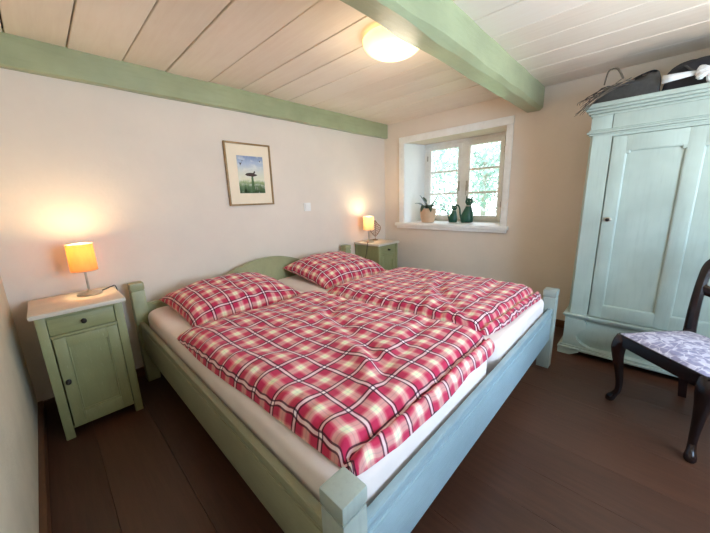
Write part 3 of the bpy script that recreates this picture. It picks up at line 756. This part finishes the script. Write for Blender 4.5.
def cat(cx, cy, h, label, tl=1):
    c = thing('cat_figurine', label, 'figurine', (cx, cy, SZ), group='green cat figurines')
    s = h/.27; bm = BM(); dv = Vector((.35, -.94, 0)); nv_ = Vector((-.94, -.35, 0))
    def P(a, b, z): return Vector((cx, cy, SZ+z*s))+dv*a*s+nv_*b*s
    secs = [(.002, .050, .034, .0), (.012, .060, .040, 0), (.05, .062, .040, 0), (.09, .054, .036, .004), (.13, .040, .029, .010), (.16, .028, .022, .014), (.178, .024, .020, .016), (.19, .032, .025, .016), (.205, .038, .028, .016), (.222, .036, .027, .016), (.236, .026, .02, .016), (.243, .01, .008, .016)]
    rings = []
    for z, a, b, o in secs: rings.append([bm.verts.new(P(o+math.cos(2*PI*k/20)*a, math.sin(2*PI*k/20)*b, z)) for k in range(20)])
    for r0, r1 in zip(rings, rings[1:]):
        for k in range(20): bm.faces.new((r0[k], r0[(k+1) % 20], r1[(k+1) % 20], r1[k]))
    bm.faces.new(rings[0][::-1]); bm.faces.new(rings[-1])
    for e in (-1, 1):
        b0 = [P(.016+e*.020+math.cos(2*PI*k/8)*.013, math.sin(2*PI*k/8)*.008, .226) for k in range(8)]; tip = bm.verts.new(P(.016+e*.029, 0, .27)); vv = [bm.verts.new(p) for p in b0]
        for k in range(8): bm.faces.new((vv[k], vv[(k+1) % 8], tip))
        bm.faces.new(vv[::-1])
    ball(bm, P(.016, .026, .203), .011*s, 1, 1, .8, 10)
    bmesh.ops.recalc_face_normals(bm, faces=bm.faces[:])
    body = obj('body', bm, M['catgreen'], c, 50)
    for e in (-1, 1):
        bm = BM(); ball(bm, P(.016+e*.014, .0255, .214), .0042*s, 1, 1, 1, 8); obj('eye', bm, M['catwhite'], body)
    bm = BM(); tube(bm, [P(.0+math.cos(2*PI*k/16)*.031+.013, math.sin(2*PI*k/16)*.0255, .168) for k in range(17)], .0035*s, 5); obj('collar', bm, M['catwhite'], body)
    bm = BM(); tube(bm, [P(-.050, 0, .03), P(-.066, 0, .09), P(-.072-.012*(tl-1), 0, .14), P(-.088*(.55+.45*tl), 0, .172), P(-.112*(.3+.7*tl), 0, .178+.012*(tl-1))], [.010*s, .009*s, .008*s, .008*s, .006*s], 8, 5); obj('tail', bm, M['catgreen'], c)
cat(.19, -.82, .21, 'smaller dark green cat figurine on the sill beside the pot', 1.7)
cat(.22, -.968, .292, 'taller dark green cat figurine on the sill farthest from the pot')

# ------------------------------------------------------------------ wardrobe
wr = thing('wardrobe', 'tall pale blue-green painted wardrobe with panelled door beside window wall', 'wardrobe', (-.25, -2.56, 0))
WX = -.487; A0, A1 = -2.078, -3.045
bm = BM(); box(bm, WX+.02, -.02, A0-.012, A1+.012, .05, 1.66, .003); obj('carcass', bm, M['cab'], wr)
bm = BM()
prism(bm, [(WX+.03, A0-.002), (WX+.012, A0-.002), (WX, A0-.016), (WX, -2.192), (WX+.03, -2.192)], 'z', .305, 1.52)
prism(bm, [(WX+.03, A1+.002), (WX+.03, -2.93), (WX, -2.93), (WX, A1+.016), (WX+.012, A1+.002)], 'z', .305, 1.52)
box(bm, WX+.001, WX+.03, -2.19, -2.932, 1.497, 1.52)
obj('face_frame', bm, M['cab'], wr)
bm = BM()
for a, b in ((A0, -2.183), (-2.1865, -2.936), (-2.9395, A1)): box(bm, WX-.002, WX+.03, a, b, 1.54, 1.64, .002)
obj('frieze', bm, M['cab'], wr)
def mould(zp, name):
    """zp: list of (z0,z1,projection)"""
    bm = BM()
    for z0, z1, p in zp: box(bm, WX-p, -.02, A0+p, A1-p, z0, z1, min(.005, (z1-z0)*.4))
    return obj(name, bm, M['cab'], wr)
mould([(1.512, 1.522, .006), (1.522, 1.536, .016), (1.536, 1.545, .008)], 'waist_moulding')
mould([(1.625, 1.640, .008), (1.640, 1.656, .020), (1.656, 1.672, .032), (1.672, 1.698, .042)], 'cornice')
# base: plinth with shaped drawer front
bm = BM()
box(bm, WX+.022, -.02, A0+.008, A1-.008, .055, .29, .003)
box(bm, WX-.022, -.02, A0+.022, A1-.022, .292, .308, .004)
box(bm, WX-.014, -.02, A0+.014, A1-.014, .280, .293, .004)
box(bm, WX-.034, -.02, A0+.034, A1-.034, .040, .058, .005)
box(bm, WX-.024, -.02, A0+.024, A1-.024, .056, .072, .005)
obj('plinth', bm, M['cab'], wr)
for a, b in ((A0+.03, A0-.10), (A1-.03, A1+.10)):
    s = -1 if b < a else 1
    bm = BM(); prism(bm, [(a, .041), (a, .0), (a+s*.075, 0), (a+s*.095, .012), (a+s*.125, .03), (a+s*.13, .041)], 'x', WX-.032, WX+.03); obj('foot', bm, M['cab'], wr)
    bm = BM(); box(bm, -.06, -.02, a, a+s*.1, 0, .041); obj('foot', bm, M['cab'], wr)
# shaped end blocks leave a serpentine recess
def scurve(y, s):
    out = []
    for k in range(21):
        u = k/20; z = .073+.205*u; d = .098-.030*math.cos((u-.30)*2*PI)+.05*(1-u)**5
        out.append((y+s*d, z))
    return out
for y, s in ((A0+.006, -1), (A1-.006, 1)):
    bm = BM(); prism(bm, [(y, .073)]+scurve(y, s)+[(y, .278)], 'x', WX-.020, WX+.03)
    obj('plinth_bracket', bm, M['cab'], wr)
bm = BM(); n_ = 14; sec = [(WX+.024-.022*math.sin(PI*min(1, k/n_*1.02))**.7, .074+.206*k/n_) for k in range(n_+1)]
prism(bm, [(WX+.024, .074)]+sec+[(WX+.024, .28)], 'y', -2.12, -3.0)
for v in bm.verts: v.co = Vector((v.co.x, v.co.y, v.co.z))
obj('drawer', bm, M['cab'], wr)
# door
dy0, dy1, dz0, dz1 = -2.1985, -2.9245, .315, 1.493
pans = ((-2.266, -2.525), (-2.590, -2.856)); pz0, pz1 = .402, 1.406
bm = BM(); x0, x1 = WX-.004, WX+.022
box(bm, x0, x1, dy0, pans[0][0], dz0, dz1, .003); box(bm, x0, x1, pans[0][1], pans[1][0], dz0, dz1, .001); box(bm, x0, x1, pans[1][1], dy1, dz0, dz1, .003)
for a, b in pans: box(bm, x0, x1, a, b, dz0, pz0, .001); box(bm, x0, x1, a, b, pz1, dz1, .001)
door = obj('door', bm, M['cab'], wr)
for a, b in pans:
    bm = BM(); box(bm, x0+.013, x0+.02, a, b, pz0, pz1)
    n = .016   # notched top corners
    for (p, q) in (((a, pz0), (a, pz1-n)), ((b, pz0), (b, pz1-n)), ((a-n, pz1), (b+n, pz1)), ((a, pz0), (b, pz0)), ((a-n, pz1), (a-n, pz1-n)), ((a-n, pz1-n), (a, pz1-n)), ((b+n, pz1), (b+n, pz1-n)), ((b+n, pz1-n), (b, pz1-n))):
        tube(bm, [(x0+.0085, p[0], p[1]), (x0+.0085, q[0], q[1])], .007, 8)
    for c in (a, b+n): box(bm, x0, x0+.018, c, c-n, pz1-n, pz1)
    obj('door_panel', bm, M['cab'], door)
bm = BM(); knob(bm, (x0, -2.228, .985), .011, (-1, 0, 0)); obj('knob', bm, M['iron'], door)
bm = BM(); b2 = BM(); lathe(b2, [(.019, 0), (.019, .002), (.016, .004)], (0, 0, 0), 20, .8, 1.0); b2.transform(Matrix.Translation((x0, -2.228, .985)) @ Matrix.Rotation(-PI/2, 4, 'Y'))
me = bpy.data.meshes.new('t'); b2.to_mesh(me); bm.from_mesh(me); b2.free(); obj('escutcheon', bm, M['chrome'], door)

# things lying on the wardrobe
WT = 1.699
def blob(bm, x0, x1, y0, y1, z0, hfun, nu=26, nv=40, p=.45):
    T_ = [[None]*(nv+1) for _ in range(nu+1)]; B_ = [[None]*(nv+1) for _ in range(nu+1)]
    for i in range(nu+1):
        for j in range(nv+1):
            u, v = i/nu, j/nv; e = max(0, (1-abs(2*u-1)**4)*(1-abs(2*v-1)**6))**p
            x, y = x0+(x1-x0)*u, y0+(y1-y0)*v
            T_[i][j] = bm.verts.new((x, y, z0+.001+hfun(u, v)*e)); B_[i][j] = T_[i][j] if i in (0, nu) or j in (0, nv) else bm.verts.new((x, y, z0))
    for i in range(nu):
        for j in range(nv):
            bm.faces.new((T_[i][j], T_[i+1][j], T_[i+1][j+1], T_[i][j+1])); bm.faces.new((B_[i][j+1], B_[i+1][j+1], B_[i+1][j], B_[i][j]))
    bmesh.ops.recalc_face_normals(bm, faces=bm.faces[:])
bm = BM(); blob(bm, -.43, -.06, -2.376, -2.98, WT, lambda u, v: .165+.02*nz(u*3, v*4, 2, 1)+.012*nz(u, v, 5, 9)+.05*v, p=.2)
bag = tag(obj('travel_bag', bm, M['navy'], smooth=60), 'soft black travel bag lying on top of the wardrobe', 'bag')
bm = BM(); tube(bm, [(-.42, -2.46, WT+.13), (-.455, -2.5, WT+.085), (-.46, -2.6, WT+.06), (-.458, -2.75, WT+.065), (-.43, -2.82, WT+.13)], .009, 6, 5, .4); obj('strap', bm, M['greycloth'], bag)
bm = BM(); blob(bm, -.47, -.1, -2.06, -2.372, WT, lambda u, v: .035+.14*v**.8+.025*nz(u*3, v*5, 8, 1.5)+.012*math.sin(u*9+v*5), p=.35)
cv = tag(obj('canvas_bundle', bm, M['greycloth'], smooth=60), 'slumped grey canvas bundle beside the bag on the wardrobe', 'bundle')
bm = BM()
for a, xx in ((0, -.40), (1, -.30)):
    tube(bm, [(xx-.06, -2.07, WT+.015), (xx-.03, -2.13, WT+.075), (xx, -2.20+.02*a, WT+.105), (xx+.01, -2.28, WT+.14+.012*a), (xx+.03, -2.34-.01*a, WT+.15), (xx+.05, -2.362, WT+.09)], .013, 6, 4, .35)
obj('strap', bm, M['navy'], cv)
# dried stalks hanging over the corner
dg = thing('dried_grass_bunch', 'bunch of dry dark stalks overhanging the wardrobe corner', 'dried stalks', (-.42, -2.15, WT))
rn = random.Random(5)
for k in range(14):
    bm = BM(); s = rn.random(); y0 = -2.20-.06*rn.random(); z0 = WT+.01+.04*rn.random()
    yt = -2.055+.04*rn.random()-.02*k*0; zt_ = WT+rn.uniform(-.05, .04)
    xs_ = -.50-.035*rn.random()
    tube(bm, [(xs_+.0, y0, z0+.06), (xs_-.035, (y0*.5+yt*.5), WT+.045+.03*rn.random()), (xs_-.04, yt, zt_), (xs_-.035, yt+.03*rn.random(), zt_-.02)], [.0035, .006, .0035, .0012], 5, 4, .5)
    obj('stalk', bm, M['stalk'] if k % 3 else M['navy'], dg)
bm = BM(); tube(bm, [(-.45, -2.20, WT+.13), (-.43, -2.17, WT+.19), (-.42, -2.14, WT+.205), (-.42, -2.12, WT+.19), (-.43, -2.11, WT+.12)], .008, 6, 5, .6); obj('loop', bm, M['stalk'], dg)
# white knotted cloth with its trailing band
kc = thing('white_cloth', 'knotted white cloth with a flat trailing end hanging on the black bag', 'cloth', (-.47, -2.53, WT))
bm = BM()
for k in range(11):
    an = k*2.4; c = Vector((-.497, -2.545, WT+.06)); r = .026+.006*rn.random()
    ax = Vector((.25*math.cos(k), math.sin(an), math.cos(an*1.3))).normalized(); e = ax.orthogonal().normalized(); f_ = ax.cross(e)
    tube(bm, [c+Vector((.35, 1, 1))*0+Vector(((e*math.cos(a*PI/6)+f_*math.sin(a*PI/6)).x*r*.6, (e*math.cos(a*PI/6)+f_*math.sin(a*PI/6)).y*r*1.2, (e*math.cos(a*PI/6)+f_*math.sin(a*PI/6)).z*r*1.3)) for a in range(12)], .010, 6)
tube(bm, [(-.497, -2.56, WT+.05), (-.50, -2.565, WT+.02), (-.49, -2.58, WT+.012), (-.485, -2.62, WT+.03)], [.018, .02, .016, .01], 8, 4, .6)
obj('knot', bm, M['cloth'], kc)
bm = BM()
b_ = [(-.488, -2.52, WT+.066, .009), (-.486, -2.47, WT+.067, .014), (-.484, -2.42, WT+.067, .018), (-.482, -2.375, WT+.066, .022)]
for (x, y, z, w), (X, Y, Z, W_) in zip(b_, b_[1:]):
    bm.faces.new([bm.verts.new(p) for p in ((x, y, z-w), (X, Y, Z-W_), (X, Y, Z+W_), (x, y, z+w))])
bmesh.ops.remove_doubles(bm, verts=bm.verts[:], dist=1e-5)
bd = obj('band', bm, M['cloth'], kc); sm_ = bd.modifiers.new('thick', 'SOLIDIFY'); sm_.thickness = .004

# ------------------------------------------------------------------ chair
ch = thing('dining_chair', 'dark mahogany chair with cabriole legs and pale floral seat before the wardrobe', 'chair', (-.981, -2.676, 0), PI/4)
L = dict(world=False)
SZc = .405
bm = BM()   # seat rail frame, wider in front
def seat_out(k): return [(.222*k, .205*k), (-.222*k, .205*k), (-.226*k, -.2*k), (.226*k, -.2*k)]
o_, i_ = seat_out(1), seat_out(.86)
for a in range(4):
    b = (a+1) % 4
    A = [bm.verts.new((*o_[a], z)) for z in (SZc-.062, SZc)]+[bm.verts.new((*i_[a], z)) for z in (SZc-.062, SZc)]
    B = [bm.verts.new((*o_[b], z)) for z in (SZc-.062, SZc)]+[bm.verts.new((*i_[b], z)) for z in (SZc-.062, SZc)]
    for q in ((0, 1), (1, 3), (3, 2), (2, 0)): bm.faces.new((A[q[0]], A[q[1]], B[q[1]], B[q[0]]))
bmesh.ops.remove_doubles(bm, verts=bm.verts[:], dist=1e-5); bmesh.ops.recalc_face_normals(bm, faces=bm.faces[:])
bmesh.ops.bevel(bm, geom=bm.edges[:], offset=.004, segments=2, affect='EDGES')
obj('seat_frame', bm, M['mahog'], ch, **L)
bm = BM(); n = 24; top = []
for i in range(n+1):
    row = []
    for j in range(n+1):
        u, v = -1+2*i/n, -1+2*j/n; wv = .226+(.222-.226)*(v+1)/2
        h = .030*((1-abs(u)**3)*(1-abs(v)**3))**.6
        row.append(bm.verts.new((u*wv*.955, v*.2*.955+.002, SZc-.006+.006+h)))
    top.append(row)
for i in range(n):
    for j in range(n): bm.faces.new((top[i][j], top[i+1][j], top[i+1][j+1], top[i][j+1]))
ring = [top[i][0] for i in range(n+1)]+[top[n][j] for j in range(1, n+1)]+[top[i][n] for i in range(n-1, -1, -1)]+[top[0][j] for j in range(n-1, 0, -1)]
low = [bm.verts.new(v.co-Vector((0, 0, .03))) for v in ring]
for k in range(len(ring)): bm.faces.new((ring[k], low[k], low[(k+1) % len(low)], ring[(k+1) % len(low)]))
bm.faces.new(low); bmesh.ops.recalc_face_normals(bm, faces=bm.faces[:])
obj('seat', bm, M['floral'], ch, 50, **L)
for s in (1, -1):   # cabriole front legs
    bm = BM(); d = Vector((s*.707, .707, 0)); c0 = Vector((s*.197, .18, 0))
    pts = [(0.0, .40, .026), (.010, .365, .034), (.016, .325, .033), (.012, .27, .026), (.000, .2, .020), (-.010, .13, .0165), (-.010, .075, .0145), (.002, .045, .016), (.014, .024, .021), (.018, .010, .021), (.018, .001, .016)]
    tube(bm, [c0+d*a+Vector((0, 0, z)) for a, z, r in pts], [r for a, z, r in pts], 12, 4)
    obj('leg', bm, M['mahog'], ch, **L)
zB = .805
for s in (1, -1):   # rear legs run up as back posts
    bm = BM(); tube(bm, [(s*.216, -.235, .001), (s*.214, -.213, .15), (s*.212, -.193, .33), (s*.212, -.193, .42)], [.023, .026, .029, .029], 4, 4, 1, (0, 1, 0))
    lg = obj('leg', bm, M['mahog'], ch, **L)
    bm = BM(); tube(bm, [(s*.214, -.193, .40), (s*.220, -.2, .55), (s*.228, -.222, .70), (s*.222, -.238, .775), (s*.18, -.248, .82)], [.029, .026, .024, .025, .022], 8, 5, .75, (0, 1, .2))
    obj('back_post', bm, M['mahog'], ch, **L)
bm = BM(); tube(bm, [(.185, -.245, .808), (.12, -.252, .834), (0, -.256, .84), (-.12, -.252, .834), (-.185, -.245, .808)], [.018, .021, .026, .021, .018], 8, 5, .7); obj('crest_rail', bm, M['mahog'], ch, **L)
bm = BM(); tube(bm, [(.222, -.212, .645), (.11, -.22, .625), (0, -.222, .645), (-.11, -.22, .625), (-.222, -.212, .645)], [.03, .022, .032, .022, .03], 8, 5, .35, (0, 1, 0)); obj('cross_rail', bm, M['mahog'], ch, **L)

# ------------------------------------------------------------------ light, sky, camera
W = bpy.data.worlds.new('sky'); bpy.context.scene.world = W; W.use_nodes = True; nt = W.node_tree
bg = nt.nodes['Background']; tc = nt.nodes.new('ShaderNodeTexCoord'); sp = nt.nodes.new('ShaderNodeSeparateXYZ'); rp = nt.nodes.new('ShaderNodeValToRGB')
nt.links.new(tc.outputs['Generated'], sp.inputs[0]); nt.links.new(sp.outputs[2], rp.inputs[0]); nt.links.new(rp.outputs[0], bg.inputs[0])
rp.color_ramp.elements[0].position = 0; rp.color_ramp.elements[0].color = (.92, .96, 1, 1); rp.color_ramp.elements[1].position = .8; rp.color_ramp.elements[1].color = (.62, .78, 1, 1)
bg.inputs['Strength'].default_value = 5.0
def light(name, typ, loc, target, energy, colr, **kw):
    l = bpy.data.lights.new(name, typ); l.energy = energy; l.color = colr
    for k, v in kw.items(): setattr(l, k, v)
    o = bpy.data.objects.new(name, l); C.objects.link(o); o.location = loc
    o.rotation_euler = (Vector(target)-Vector(loc)).to_track_quat('-Z', 'Y').to_euler(); return o
light('sun', 'SUN', (-4, 2, 6), (0, 0, 0), 3.5, (1, .97, .9), angle=.02)
light('added_ceiling_fill', 'AREA', (-1.25, -3.25, .9), (-1.25, -3.25, 3), 15, (1, .92, .82), shape='SQUARE', size=.5)  # unseen fill light added behind the camera, bounced off the ceiling
light('window_daylight', 'AREA', (-1.75, YF-.34, 1.28), (-1.75, 0, 1.15), 80, (.42, .68, 1), shape='RECTANGLE', size=1.2, size_y=1.05)

cam = bpy.data.cameras.new('camera'); co = bpy.data.objects.new('camera', cam); C.objects.link(co)
fw = Vector((0.69768858, 0.68291305, -0.21647266)); rt = Vector((0.69422685, -0.71908661, -0.03104075)); up = Vector((0.17686072, 0.12862436, 0.97579509))
m = Matrix.Identity(4)
for i in range(3): m[i][0] = rt[i]; m[i][1] = up[i]; m[i][2] = -fw[i]
m.translation = Vector((-3.0594, -2.4332, 1.1642)); co.matrix_world = m
cam.sensor_fit = 'HORIZONTAL'; cam.sensor_width = 36; cam.lens = 303.3791/710*36; cam.clip_start = .02
bpy.context.scene.camera = co
vs = bpy.context.scene.view_settings; vs.view_transform = 'Standard'; vs.look = 'None'; vs.exposure = 0.03; vs.gamma = 1
